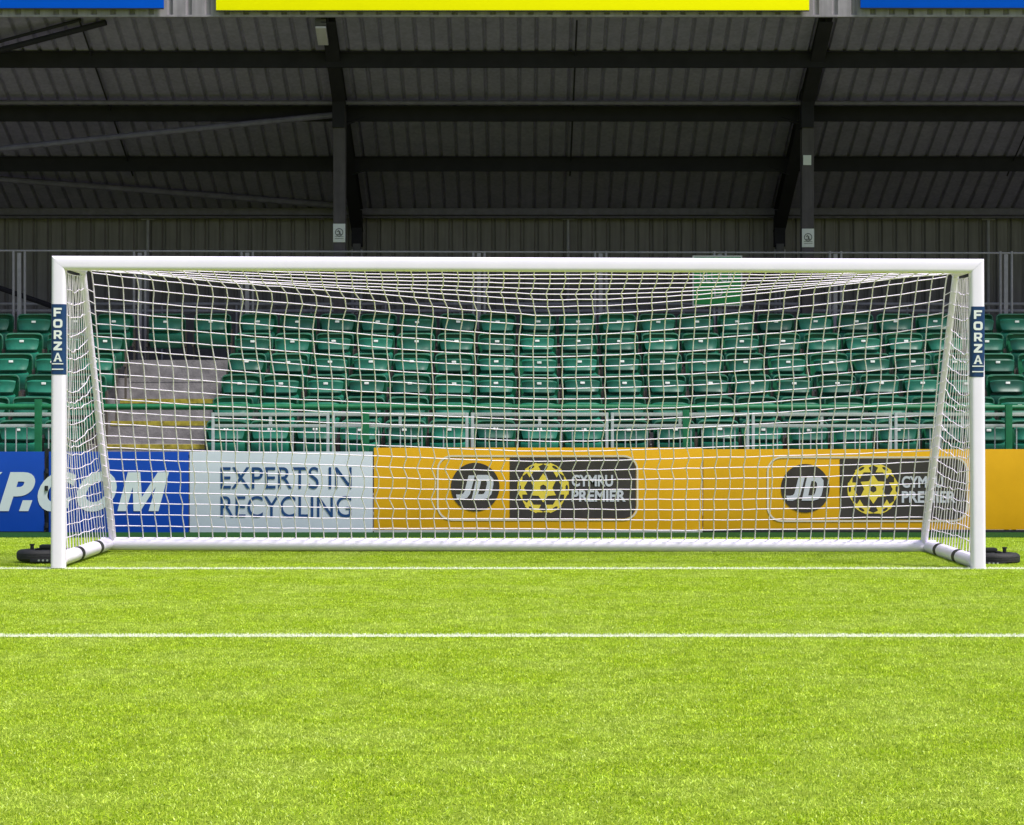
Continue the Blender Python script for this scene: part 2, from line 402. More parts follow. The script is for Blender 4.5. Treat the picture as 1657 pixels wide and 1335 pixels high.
for s in (-1, 1):
    mb = MB(); mb.tube([(s*PX, GY+0.05, 0.062), (s*(PX), BACK, 0.062)], 0.058, 24)
    side = mb.build('side_ground_bar', M['white_paint'], goal)
    for yy in (F/192.5, F/184.2):
        mb = MB(); mb.tube([(s*PX, yy-0.06, 0.062), (s*PX, yy+0.06, 0.062)], 0.0605, 24); mb.build('strap', M['black_strap'], side)
    # corner block
    mb = MB(); mb.tube([(s*PX, GY, ZT+0.005), (s*PX, TOPB, ZT+0.005)], 0.036, 16); mb.build('top_arm', M['white_paint'], goal)
    mb = MB(); mb.tube([(s*(PX+0.006), TOPB, ZT+0.02), (s*(PX+0.006), TOPB+0.02, ZT-0.03), (s*(PX-0.045), BACK-0.02, 0.09)], 0.029, 16)
    mb.build('rear_stanchion', M['white_paint'], goal)
    # transport wheel lying flat beside the post, on a bracket
    wx, wy, wz = s*(PX+0.315), F/194.0 + 0.10, 0.052
    mb = MB(); mb.prism_y([(wx-s*0.30, 0.112), (wx+s*0.02, 0.112), (wx+s*0.02, 0.102), (wx-s*0.30, 0.102)], wy-0.05, wy+0.05)
    mb.box(min(wx-s*0.02, wx-s*0.15), max(wx-s*0.02, wx-s*0.15), wy-0.07, wy+0.07, 0.114, 0.140)
    mb.tube([(wx+s*0.05, wy-0.02, 0.10), (wx+s*0.05, wy-0.02, 0.135)], 0.016, 10)
    mb.tube([(wx+s*0.05, wy-0.02, 0.135), (wx+s*0.05, wy-0.02, 0.148)], 0.022, 8)
    br = mb.build('wheel_bracket', M['black'], goal, bevel=0.004)
    mb = MB(); mb.box(min(wx+s*0.03, wx-s*0.18), max(wx+s*0.03, wx-s*0.18), wy-0.20, wy-0.10, 0.004, 0.030)
    mb.build('lower_plate', M['black'], br, bevel=0.004)
    for q in range(3):
        mb = MB(); mb.tube([(wx-s*(0.045+0.035*q), wy-0.206, 0.022), (wx-s*(0.045+0.035*q), wy-0.198, 0.022)], 0.009, 8); mb.build('bolt', M['steel'], br)
    mb = MB(); mb.tube([(wx, wy, 0.012), (wx, wy, 0.092)], 0.085, 24); mb.tube([(wx, wy, 0.004), (wx, wy, 0.100)], 0.03, 16)
    hub = mb.build('wheel', M['black'], goal)
    ring = [(wx + 0.13*math.cos(2*math.pi*k/40), wy + 0.13*math.sin(2*math.pi*k/40), wz) for k in range(40)]
    tp = [(0.052*math.copysign(abs(math.cos(t))**.75, math.cos(t)), 0.050*math.copysign(abs(math.sin(t))**.75, math.sin(t))) for t in [2*math.pi*i/16 for i in range(16)]]
    mb = MB(); mb.sweep(ring, tp, closed=True, up=(0,0,1))
    for zz in (wz-0.018, wz+0.018): mb.tube([(wx+0.1805*math.cos(2*math.pi*k/60), wy+0.1805*math.sin(2*math.pi*k/60), zz) for k in range(60)], 0.0022, 5, closed=True)
    mb.build('tyre', M['rubber'], hub)
mb = MB(); mb.tube([(-PX-0.056, BACK, 0.062), (PX+0.056, BACK, 0.062)], 0.058, 24); mb.build('rear_ground_bar', M['white_paint'], goal)

# net: one hanging sheet from crossbar to rear bar, and two side sheets
def lerp_path(pts, t):
    L = [0]
    for a, b in zip(pts, pts[1:]): L.append(L[-1] + math.dist(a, b))
    s = t*L[-1]
    for i in range(len(pts)-1):
        if s <= L[i+1] + 1e-9:
            u = (s-L[i])/max(1e-9, L[i+1]-L[i]); return tuple(pts[i][k] + (pts[i+1][k]-pts[i][k])*u for k in range(2))
    return pts[-1]
def smooth_path(ctrl, n=60):
    P = [ctrl[0]] + ctrl + [ctrl[-1]]; out = []
    for i in range(1, len(P)-2):
        for j in range(n):
            t = j/n; p = []
            for k in range(2):
                p0, p1, p2, p3 = P[i-1][k], P[i][k], P[i+1][k], P[i+2][k]
                p.append(0.5*((2*p1) + (-p0+p2)*t + (2*p0-5*p1+4*p2-p3)*t*t + (-p0+3*p1-3*p2+p3)*t**3))
            out.append(tuple(p))
    out.append(ctrl[-1]); return out
ZB = 0.118
edge = smooth_path([(GY+0.06, 2.425), (GY+0.6, 2.43), (TOPB, 2.43), (TOPB+0.25, 1.90), (TOPB+0.56, 1.2), (BACK-0.28, 0.60), (BACK-0.02, ZB)])
mid = smooth_path([(GY+0.06, 2.405), (GY+0.42, 2.30), (GY+0.85, 2.09), (GY+1.25, 1.50), (GY+1.72, 0.80), (GY+2.02, 0.36), (BACK-0.02, ZB)])
NR, NC = 30, 58
W = 3.635
rw = [0.0]
for j in range(NR+1): rw.append(rw[-1]*0.5 + random.gauss(0, 0.017))
nodes = {}
for i in range(NC+1):
    s = -1 + 2*i/NC
    w = ((0.05-s)/1.05)**1.2 if s < 0.05 else ((s-0.05)/0.95)**1.7
    for j in range(NR+1):
        t = j/NR
        e, m_ = lerp_path(edge, t), lerp_path(mid, t)
        d = m_[0]*(1-w) + e[0]*w; z = m_[1]*(1-w) + e[1]*w
        lock = 1 if 0 < j < NR else 0
        pull = 1 - 0.012*math.sin(math.pi*t)*(1-w)
        x = W*s*pull + lock*(rw[j]*(0.6+0.5*math.sin(3*s+j*.35)) + random.gauss(0, 0.003))*(1-abs(s)**8)
        z += lock*random.gauss(0, 0.0015) + lock*0.006*math.sin(7*s+j*0.5)
        nodes[i, j] = (x, d + lock*random.gauss(0, 0.002), z)
net = MB(); CR = 0.0044
def cord(pts, r=CR): net.tube(pts, r, 5)
for i in range(NC+1): cord([nodes[i, j] for j in range(NR+1)], CR*1.12 if 0 < i < NC else CR*1.35)
for j in range(NR+1): cord([nodes[i, j] for i in range(NC+1)])
for (i, j), p in nodes.items():          # knots
    if 0 < i < NC and 0 < j < NR:
        q = 0.0078; x, y, z = p
        net.add([(x-q,y,z),(x+q,y,z),(x,y-q,z),(x,y+q,z),(x,y,z-q),(x,y,z+q)], [(0,2,5),(2,1,5),(1,3,5),(3,0,5),(2,0,4),(1,2,4),(3,1,4),(0,3,4)])
for s in (-1, 1):
    SC, SR = 17, 22
    sn = {}
    for a in range(SC+1):
        u = a/SC
        for j in range(SR+1):
            v = j/SR
            z = 2.41 + (ZB-2.41)*v
            yb = TOPB + 0.02 + (BACK-0.06-TOPB)*min(1, max(0, (2.43-z)/2.3))
            y = GY + 0.03 + (yb-GY-0.03)*u
            sag = (0.13 + 0.04*math.sin(j*1.7))*math.sin(math.pi*u)*math.sin(math.pi*min(1, v*1.15+.04))
            x = s*(PX+0.008 + 0.035*math.sin(math.pi*u)*math.sin(math.pi*v)) + random.gauss(0, 0.002)
            sn[a, j] = (x, y + (random.gauss(0, 0.003) if 0 < a < SC else 0), max(ZB, z - sag + (random.gauss(0, 0.006) if 0 < j < SR else 0)))
    for a in range(1, SC+1): cord([sn[a, j] for j in range(SR+1)], CR*0.85)
    for j in range(SR+1): cord([sn[a, j] for a in range(SC+1)], CR*0.85)
    # lacing round the stanchion
    for j in range(1, 24):
        t = j/24; z = 2.40 + (ZB-2.40)*t; y = TOPB + 0.02 + (BACK-0.06-TOPB)*t
        net.tube([(s*(PX-0.02), y-0.036, z), (s*(PX-0.040), y-0.02, z-0.01), (s*(PX-0.075), y+0.0, z-0.03)], CR*0.8, 4)
net.build('net', M['net_cord'], goal, recalc=False, angle=80)
goal.location.x -= 0.012

# ---------------------------------------------------------------- advertising boards
BD = 23.78
def board(name, label, m, px0, px1, pyt, pyb, group='advertising boards along the pitch edge', trim='trim'):
    x0, x1, z0, z1 = X(px0, BD), X(px1, BD), Z(pyb, BD), Z(pyt, BD)
    t = thing(name, label, 'advertising board', ((x0+x1)/2, BD, 0), group)
    MB().box(x0, x1, BD, BD+0.035, z0, z1).build('panel', m, t, bevel=0.004)
    f = MB().box(x0, x1, BD+0.037, BD+0.075, z0+0.03, z0+0.07).box(x0, x1, BD+0.037, BD+0.075, z1-0.07, z1-0.03)
    for k in range(4):
        xx = x0+0.05 + (x1-x0-0.14)*k/3
        f.box(xx, xx+0.04, BD+0.037, BD+0.073, 0.0, z1-0.02)
        f.add([(xx, BD+0.07, z1-0.2), (xx+0.04, BD+0.07, z1-0.2), (xx+0.04, BD+0.40, 0.0), (xx, BD+0.40, 0.0), (xx, BD+0.07, z1-0.15), (xx+0.04, BD+0.07, z1-0.15), (xx+0.04, BD+0.45, 0.0), (xx, BD+0.45, 0.0)],
              [(0,1,2,3),(4,5,6,7),(0,1,5,4),(3,2,6,7),(0,3,7,4),(1,2,6,5)])
    f.build('frame', M['black'], t)
    if trim: MB().box(x0, x1, BD-0.012, BD+0.02, z0-0.03, z0-0.004).build('bottom_trim', M[trim], t)
    return t
b1 = board('advertising_board', 'royal blue board with white letter P and a full stop, left of the goal', M['blue'], -420, 71, 731, 860, trim='black')
b2 = board('advertising_board', 'royal blue board with white slanted letters COM behind the left of the net', M['blue'], 79, 305, 731, 862, trim='black')
yb = BD - 0.003
text_mb('P', X(-3, BD), X(57, BD), Z(827, BD), Z(764, BD), yb, bold=0.05, shear=0.30).build('lettering', M['pale_ink'], b1)
MB().prism_y([(X(31,BD), Z(827,BD)), (X(46,BD), Z(827,BD)), (X(52.5,BD), Z(809.5,BD)), (X(37,BD), Z(809.5,BD))], yb-0.0015, yb).build('lettering', M['pale_ink'], b1)
MB().prism_y([(X(-40,BD), Z(790,BD)), (X(-22,BD), Z(790,BD)), (X(4,BD), Z(764,BD)), (X(-13,BD), Z(764,BD))], yb-0.0015, yb).build('lettering', M['pale_ink'], b1)
text_mb('C', X(61, BD), X(124, BD), Z(828, BD), Z(763, BD), yb, bold=0.05, shear=0.30).build('lettering', M['pale_ink'], b2)
text_mb('O', X(124, BD), X(189, BD), Z(828, BD), Z(763, BD), yb, bold=0.05, shear=0.30).build('lettering', M['pale_ink'], b2)
def PM(u, v): return (X(190 + 66.5*u + 17*v, BD), Z(827 - 63*v, BD))
MB().prism_y([PM(*q) for q in [(0,0),(0.21,0),(0.215,0.62),(0.395,0.0),(0.56,0.0),(0.775,0.62),(0.76,0),(1.0,0),(1.0,1),(0.73,1),(0.505,0.36),(0.30,1),(0.0,1)]], yb-0.0015, yb).build('lettering', M['pale_ink'], b2, smooth=False)
b3 = board('advertising_board', 'pale grey board reading EXPERTS IN RECYCLING in dark blue letters', M['pale'], 307, 603, 731, 862, trim='trim')
text_mb('EXPERTS IN', X(357, BD), X(569, BD), Z(791, BD), Z(755.5, BD), yb, bold=0.0).build('lettering', M['ink_blue'], b3)
text_mb('RECYCLING', X(357, BD), X(569, BD), Z(837, BD), Z(802.5, BD), yb, bold=0.0).build('lettering', M['ink_blue'], b3)
b4 = board('advertising_board', 'golden yellow board with round logo, behind the middle of the goal', M['yellow'], 605, 1136.5, 724.5, 857)
b5 = board('advertising_board', 'golden yellow board with round logo, running past the right goal post', M['yellow'], 1138, 1900, 727, 857, trim='black')
BAR = thing('barrier_post', 'dark green post with black latches in the gap between two blue boards', 'post', (X(75, BD), BD+0.05, 0))
MB().box(X(72.5, BD), X(78, BD), BD+0.03, BD+0.07, 0, Z(726, BD)).build('upright', M['black'], BAR)
for py in (762, 790, 850): MB().tube([(X(75.3, BD), BD+0.0, Z(py-4, BD)), (X(75.3, BD), BD+0.0, Z(py+4, BD))], 0.02, 10).build('latch', M['black'], BAR)

def star_ball(cx, cz, r, y):
    mb = MB()
    def proj(th, ph, pts):
        # centre of the star at polar angle th, azimuth ph on a ball seen face-on
        ct, st, cp, sp = math.cos(th), math.sin(th), math.cos(ph), math.sin(ph)
        n_ = Vector((st*cp, st*sp, ct)); e1 = Vector((ct*cp, ct*sp, -st)); e2 = Vector((-sp, cp, 0))
        out = []
        for ra, az in pts:
            v = n_*math.cos(ra) + (e1*math.cos(az) + e2*math.sin(az))*math.sin(ra)
            if v.z < 0:
                q = math.hypot(v.x, v.y); v = Vector((v.x/q, v.y/q, 0))
            out.append((cx + r*v.x, cz + r*v.y))
        return out
    def one(th, ph, spin, ro=34, ri=20.5):
        outer, inner = [], []
        for k in range(12):
            az = spin + k*math.pi/6
            outer.append((R(ro) if k % 2 == 0 else R(ri), az)); inner.append((R(7.5) if k % 2 == 0 else R(6.7), az))
        o_, i_ = proj(th, ph, outer), proj(th, ph, inner)
        mb.add([(x, y, z) for x, z in o_] + [(x, y, z) for x, z in i_], [(k, (k+1) % 12, 12+(k+1) % 12, 12+k) for k in range(12)])
    one(0.0001, 0, math.pi/2)
    for k in range(6): one(R(65), R(60*k), R(30), 30, 17)
    return mb
def league_logo(b, dx, dy):
    x = lambda p: X(p+dx, BD); z = lambda p: Z(p+dy, BD)
    o_ = rrect(x(707), x(1033), z(842.5), z(736.5), 0.155); i_ = rrect(x(709.8), x(1030.2), z(839.7), z(739.3), 0.137)
    frame2d(o_, i_, yb-0.0015, yb).build('logo_outline', M['logo_line'], b, smooth=False)
    pn = MB().prism_y(rrect(x(825), x(1029), z(838.6), z(740.4), 0.13, corners=(0,1,1,0)), yb-0.0015, yb).build('logo_panel', M['logo_dark'], b, smooth=False)
    dc = MB().prism_y(circle(x(769), z(788), 39.3*BD/F), yb-0.0015, yb).build('logo_disc', M['logo_dark'], b, smooth=False)
    y2 = yb-0.0035
    # slanted J and D drawn as heavy strokes
    sl = 0.30
    def P(u, v): return (x(738.5 + u*60 + (v)*0), z(808.0 - v*39.5))
    J = [(0.02,0.0),(0.17,0.0),(0.29,0.07),(0.37,0.22),(0.50,0.98),(0.33,0.98),(0.215,0.30),(0.17,0.22),(0.10,0.20),(-0.01,0.20)]
    D0 = [(0.41,0.0),(0.72,0.0),(0.86,0.06),(0.945,0.22),(1.0,0.62),(0.995,0.84),(0.93,0.95),(0.82,1.0),(0.56,1.0)]
    D1 = [(0.585,0.21),(0.70,0.21),(0.745,0.235),(0.775,0.32),(0.825,0.62),(0.82,0.72),(0.79,0.78),(0.74,0.80),(0.675,0.80)]
    lt = MB().prism_y([P(*q) for q in J], y2-0.0015, y2)
    fd = frame2d([P(*q) for q in D0], [P(*q) for q in D1], y2-0.0015, y2); lt.add(fd.v, fd.f)
    lt.build('lettering', M['logo_grey'], dc, smooth=False)
    star_ball(x(879), z(789.5), 42.3*BD/F, y2).build('ball_emblem', M['logo_yellow'], pn, smooth=False)
    text_mb('CYMRU', x(925), x(992), z(787.3), z(768.3), y2, bold=0.03).build('lettering', M['logo_grey'], pn)
    text_mb('PREMIER', x(925), x(1012.5), z(811.5), z(792.8), y2, bold=0.03).build('lettering', M['logo_grey'], pn)
league_logo(b4, 0, 0)
league_logo(b5, 534, 2)

# ---------------------------------------------------------------- grandstand
T0, TS, Z0, ZS = 25.0, 0.64, 0.35, 0.265
SX0, SX1 = -11.0, 11.5
stand = thing('grandstand', 'dark steel grandstand with a sloping corrugated roof over stepped terracing', 'grandstand', (0, T0, 0))
prof = [(T0, -0.05)]
for r in range(6): prof += [(T0+TS*r, Z0+ZS*r), (T0+TS*(r+1), Z0+ZS*r)]
prof += [(T0+TS*6, 1.90), (32.9, 1.90), (32.9, -0.05)]
MB().prism_x(prof, SX0, SX1).build('terrace', M['concrete'], stand, smooth=False)
AX0, AX1 = -4.86, -3.56
MB().box(AX0, AX1, 28.45, T0+TS*6-0.003, Z0+ZS*5+0.003, 1.903).build('stair_landing', M['concrete'], stand, smooth=False)
for r in range(0, 6):
    y, z = T0+TS*r, Z0+ZS*r
    wear = 0.10 if r < 5 else 0.04
    MB().box(AX0+0.03, AX1-0.03, y-0.004, y+wear, z-0.05, z+0.004).build('step_nosing', M['yellow_line'] if r < 5 else M['concrete'], stand, smooth=False)
# roof
E0, E1 = (27.42, 6.055), (32.62, 4.045)
sl = (E1[1]-E0[1])/(E1[0]-E0[0])
def zr(d): return E0[1] + sl*(d-E0[0])
mb = MB(); pts = corrug(SX0, SX1, 0.212, 0.034, 0.062); k = len(pts)
mb.add([(x, E0[0], E0[1]+o) for x, o in pts] + [(x, E1[0], E1[1]+o) for x, o in pts], [(i, i+1, k+i+1, k+i) for i in range(k-1)])
mb.add([(SX0, E0[0], E0[1]+0.10), (pts[-1][0], E0[0], E0[1]+0.10), (pts[-1][0], E1[0], E1[1]+0.10), (SX0, E1[0], E1[1]+0.10)], [(0,1,2,3)])
mb.build('roof_sheet', M['roof_metal'], stand, smooth=False, recalc=False)
# rear wall
mb = MB(); pts = corrug(SX0, SX1, 0.205, 0.032, 0.07, 0.3); k = len(pts)
mb.add([(x, 32.62+o, 1.9) for x, o in pts] + [(x, 32.62+o, 4.12) for x, o in pts], [(i, i+1, k+i+1, k+i) for i in range(k-1)])
mb.box(SX0, SX1, 32.68, 32.85, 1.9, 4.3)
mb.build('rear_wall', M['wall_metal'], stand, smooth=False, recalc=False)
# purlins: Z sections under the sheet
for d in (28.28, 29.58, 30.9):
    z = zr(d) - 0.004
    pr = [(d-0.05, z), (d+0.006, z), (d+0.006, z-0.175), (d+0.055, z-0.175), (d+0.055, z-0.19), (d-0.006, z-0.19), (d-0.006, z-0.012), (d-0.05, z-0.012)]
    MB().prism_x(pr, SX0, SX1).build('purlin', M['dark_steel'], stand, smooth=False)
d = 32.35
MB().prism_x([(d, zr(d)-0.01), (d+0.1, zr(d)-0.03), (d+0.1, zr(d)-0.12), (d, zr(d)-0.10)], SX0, SX1).build('eaves_beam', M['tube_steel'], stand, smooth=False)
MB().tube([(SX0, 32.45, Z(351, 32.45)), (SX1, 32.45, Z(351, 32.45))], 0.022, 10).build('wall_rail', M['tube_steel'], stand)
COLX = (-8.31, -2.31, 3.69, 9.69)
CD = 29.29
for cx in COLX:
    # rafter: I section following the roof slope
    h = 0.30
    mb = MB()
    def seg(x0, x1, t0, t1):
        y0, y1 = E0[0]+0.03, 32.45
        tp_ = lambda t: t if t < 0.1 else t*0.32
        a = [(x0, y0, zr(y0)-tp_(t0)), (x1, y0, zr(y0)-tp_(t0)), (x1, y1, zr(y1)-t0), (x0, y1, zr(y1)-t0)]
        b = [(x0, y0, zr(y0)-tp_(t1)), (x1, y0, zr(y0)-tp_(t1)), (x1, y1, zr(y1)-t1), (x0, y1, zr(y1)-t1)]
        mb.add(a+b, [(0,1,2,3),(7,6,5,4),(0,4,5,1),(1,5,6,2),(2,6,7,3),(3,7,4,0)])
    seg(cx-0.085, cx+0.085, 0.01, 0.025); seg(cx-0.006, cx+0.006, 0.025, h-0.015); seg(cx-0.085, cx+0.085, h-0.015, h)
    mb.build('rafter', M['dark_steel'], stand, smooth=False)
    # front column, I section with a boxed head
    mb = MB()
    zt_ = zr(CD)-0.12
    mb.box(cx-0.076, cx+0.076, CD-0.10, CD-0.085, 1.90, zt_).box(cx-0.076, cx+0.076, CD+0.085, CD+0.10, 1.90, zt_).box(cx-0.006, cx+0.006, CD-0.085, CD+0.085, 1.90, zt_)
    col = mb.build('column', M['column_steel'], stand, smooth=False)
    MB().box(cx-0.088, cx+0.070, CD-0.14, CD+0.12, Z(208, CD), Z(146, CD)).build('column_head', M['dark_steel'], col, bevel=0.008)
    MB().box(cx-0.11, cx+0.11, CD-0.13, CD+0.13, 1.903, 1.925).build('base_plate', M['dark_steel'], col)
    # rear leg
    MB().box(cx-0.075, cx+0.075, 32.33, 32.5, Z(399, 32.4), zr(32.4)-0.02).build('rear_leg', M['dark_steel'], stand)
    lg = MB().box(cx-0.055, cx+0.055, 32.30, 32.48, Z(420, 32.4), Z(395, 32.4)).build('leg_sleeve', M['mid_steel'], stand, bevel=0.006)
    for q in (-0.06, 0.0, 0.06):
        MB().tube([(cx+q, 32.36, 1.9), (cx+q, 32.36, Z(404, 32.4))], 0.022, 8).build('leg_pipe', M['light_steel'], stand)
    # fly braces between rafter and purlin
    for d, sg in ((29.58, 1), (30.9, 1), (29.58, -1), (30.9, -1)):
        if (cx < 0) != (sg > 0): continue
        MB().tube([(cx+sg*0.03, d, zr(d)-0.24), (cx+sg*0.30, d, zr(d)-0.15)], 0.018, 6).build('fly_brace', M['dark_steel'], stand)
# tie tube and bracing
MB().tube([(SX0, CD-0.02, Z(165.5, CD)), (SX1, CD-0.02, Z(167.5, CD))], 0.030, 12).build('tie_tube', M['tube_steel'], stand)
MB().tube([(-2.42, 29.44, 5.085), (-8.2, 29.44, 4.50)], 0.040, 10).build('bracing_tube', M['tube_steel'], stand)
MB().tube([(-2.36, 32.2, 4.15), (-8.2, 30.95, 4.50)], 0.044, 10).build('bracing_tube', M['tube_steel'], stand)
MB().tube([(-8.2, 28.35, 5.30), (-5.0, 27.55, 5.96)], 0.036, 10).build('bracing_tube', M['dark_steel'], stand)
MB().tube([(-8.2, 28.30, 5.38), (-5.3, 27.52, 5.99)], 0.020, 10).build('bracing_tube', M['dark_steel'], stand)
for cx in (-5.31, 0.69, 6.69):
    MB().tube([(cx, 27.5, zr(27.5)-0.05), (cx, 31.3, zr(31.3)-0.06)], 0.011, 6).build('sag_rod', M['dark_steel'], stand)
    zt_ = Z(354, 32.5)
    MB().tube([(cx, 32.56, 2.0), (cx, 32.56, zt_)], 0.022, 8).tube([(cx-0.09, 32.55, zt_), (cx+0.09, 32.55, zt_)], 0.018, 6).build('conduit', M['light_steel'], stand)
# fascia
mb = MB(); FY = 27.36
pts = corrug(SX0, SX1, 0.228, -0.034, 0.075, 0.3); k = len(pts)
mb.add([(x, FY-o, 6.005) for x, o in pts] + [(x, FY-o, 7.3) for x, o in pts], [(i, i+1, k+i+1, k+i) for i in range(k-1)])
mb.build('fascia', M['fascia'], stand, smooth=False, recalc=False)
MB().box(SX0, SX1, FY-0.002, FY+0.06, 5.998, 6.022).build('fascia_drip', M['fascia'], stand)
for name, m, p0, p1, pb, lab in (('fascia_board', M['fascia_blue'], -300, 265, 13, 'bright blue board on the roof edge at the left, cut off by the frame'),
                                 ('fascia_board', M['fascia_yel'], 349.5, 1309.5, 16.5, 'long bright yellow board along the roof edge above the goal'),
                                 ('fascia_board', M['fascia_blue'], 1392.5, 1990, 12.5, 'bright blue board on the roof edge at the right')):
    d = FY-0.07
    x0, x1, z0 = X(p0, d), X(p1, d), Z(pb, d)
    t = thing(name, lab, 'advertising board', ((x0+x1)/2, d, z0), 'boards on the roof fascia')
    MB().box(x0, x1, d, d+0.02, z0, z0+0.95).build('panel', m, t, bevel=0.003)
    MB().box(x0, x1, d-0.002, d+0.022, z0-0.012, z0-0.002).build('lower_edge', M['black'], t)
# lamp under the left rafter
lx, ld = X(523, 27.75), 27.75
lamp = thing('floodlight', 'small pale box light fixed under the left roof rafter', 'light', (lx, ld, Z(52, ld)))
def tilted(x0, x1, ya, yb_, t0, t1):
    q = MB(); v = []
    for t in (t0, t1):
        for (x, y) in ((x0, ya), (x1, ya), (x1, yb_), (x0, yb_)): v.append((x, y, zr(y)-t))
    return q.add(v, [(0,3,2,1),(4,5,6,7),(0,1,5,4),(1,2,6,5),(2,3,7,6),(3,0,4,7)])
tilted(lx-0.075, lx+0.06, 27.46, 27.88, 0.045, 0.125).build('housing', M['mid_steel'], lamp, bevel=0.01)
tilted(lx-0.072, lx+0.056, 27.48, 27.86, 0.127, 0.15).build('lens', M['lens'], lamp, bevel=0.006)
tilted(lx-0.02, lx+0.01, 27.70, 27.80, 0.002, 0.045).build('bracket', M['dark_steel'], lamp)

# signs on the columns
def column_sign(cx, py0, py1, label, big=True):
    d = CD-0.112
    x0, x1, z0, z1 = cx-0.078, cx+0.078, Z(py1, d), Z(py0, d)
    if not big: x0, x1 = cx-0.062, cx+0.040
    t = thing('column_sign', label, 'sign', ((x0+x1)/2, d, z0), 'notices on the roof columns')
    MB().box(x0, x1, d, d+0.008, z0, z1).build('plate', M['sign_white'], t, bevel=0.002)
    if big:
        c = (cx, z1-0.11); y = d-0.002
        frame2d(circle(*c, 0.052, 24), circle(*c, 0.042, 24), y-0.001, y).build('ring', M['sign_ink'], t, smooth=False)
        g = MB()
        g.prism_y([(cx-0.03, c[1]+0.012), (cx-0.005, c[1]+0.03), (cx+0.004, c[1]+0.022), (cx-0.022, c[1]+0.003)], y-0.001, y)
        g.prism_y([(cx-0.008, c[1]+0.016), (cx+0.012, c[1]+0.016), (cx+0.02, c[1]-0.024), (cx+0.002, c[1]-0.03)], y-0.001, y)
        g.prism_y([(cx-0.028, c[1]-0.03), (cx+0.03, c[1]-0.032), (cx+0.03, c[1]-0.022), (cx-0.028, c[1]-0.02)], y-0.001, y)
        g.build('pictogram', M['sign_ink'], t, smooth=False)
        g = MB()
        for q in (0.045, 0.070): g.box(cx-0.055, cx+0.055, y-0.001, y, z0+q, z0+q+0.005)
        g.build('print_line', M['sign_ink'], t, smooth=False)
column_sign(COLX[1], 362, 392, 'pale notice with a round symbol on the left roof column')
column_sign(COLX[2], 370, 400, 'pale notice with a round symbol on the right roof column')
column_sign(COLX[2], 251, 267, 'small blank pale label high on the right roof column', big=False)

# light screen frame along the back of the seats, and the block sign hung on it
FD = 29.02
scr = thing('screen_frame', 'thin grey tubular frame with paired posts standing behind the top row of seats', 'frame', (0, FD, 1.9))
MB().tube([(SX0, FD, Z(404, FD)), (0.0, FD, Z(408, FD)), (SX1, FD, Z(411, FD))], 0.012, 8).build('top_rail', M['light_steel'], scr)
for px in (-165, 31, 226, 400, 775, 972, 1165, 1352, 1628):
    x = X(px, FD)
    MB().tube([(x-0.072, FD, 1.9), (x-0.072, FD, 3.30)], 0.016, 8).tube([(x+0.072, FD, 1.9), (x+0.072, FD, 3.30)], 0.016, 8).box(x-0.025, x+0.025, FD+0.0, FD+0.02, 1.9, 3.28).build('post', M['light_steel'], scr)
x0, x1, z0, z1 = X(1120, FD), X(1200.5, FD), Z(495.5, FD), Z(414, FD)
blk = thing('block_sign', 'square green sign reading BLOCK D with a white border, behind the crossbar', 'sign', ((x0+x1)/2, FD-0.05, z0))
MB().box(x0, x1, FD-0.055, FD-0.035, z0, z1).build('panel', M['sign_green'], blk, bevel=0.003)
yq = FD-0.057
frame2d([(x0,z0),(x1,z0),(x1,z1),(x0,z1)], [(x0+0.018,z0+0.018),(x1-0.018,z0+0.018),(x1-0.018,z1-0.018),(x0+0.018,z1-0.018)], yq-0.001, yq).build('border', M['sign_white'], blk, smooth=False)
text_mb('BLOCK', X(1132, FD), X(1188, FD), Z(457, FD), Z(436, FD), yq).build('lettering', M['sign_white'], blk)
text_mb('D', X(1155, FD), X(1169, FD), Z(480.5, FD), Z(465, FD), yq, bold=0.01).build('lettering', M['sign_white'], blk)

# guard rail on the rear walkway, and the sloping stair rail at the left
gr = thing('guard_rail', 'grey two-bar guard rail along the rear walkway above the seats', 'railing', (0, 30.6, 1.9))
for py in (492, 503): MB().tube([(SX0, 30.6, Z(py, 30.6)), (SX1, 30.6, Z(py, 30.6))], 0.022, 8).build('rail', M['light_steel'], gr)
MB().box(SX0, SX1, 30.62, 30.64, 1.92, Z(508, 30.6)).build('kick_panel', M['mid_steel'], gr)
for k in range(23):
    x = SX0+0.2+k*1.0
    MB().tube([(x, 30.6, 1.9), (x, 30.6, Z(492, 30.6))], 0.014, 6).build('stanchion', M['light_steel'], gr)
sr = thing('stair_handrail', 'dark sloping handrail running down behind the seats at the far left', 'railing', (-6.2, 30.2, 1.9))
MB().tube([(-8.2, 30.2, 3.35), (-5.75, 30.2, 2.50), (-5.75, 30.2, 1.9)], 0.035, 8).build('rail', M['dark_steel'], sr)
for k in range(4):
    x = -7.6+k*0.5
    MB().tube([(x, 30.2, 1.9), (x, 30.2, 3.35-(x+8.2)*0.347)], 0.012, 6).build('baluster', M['light_steel'], sr)

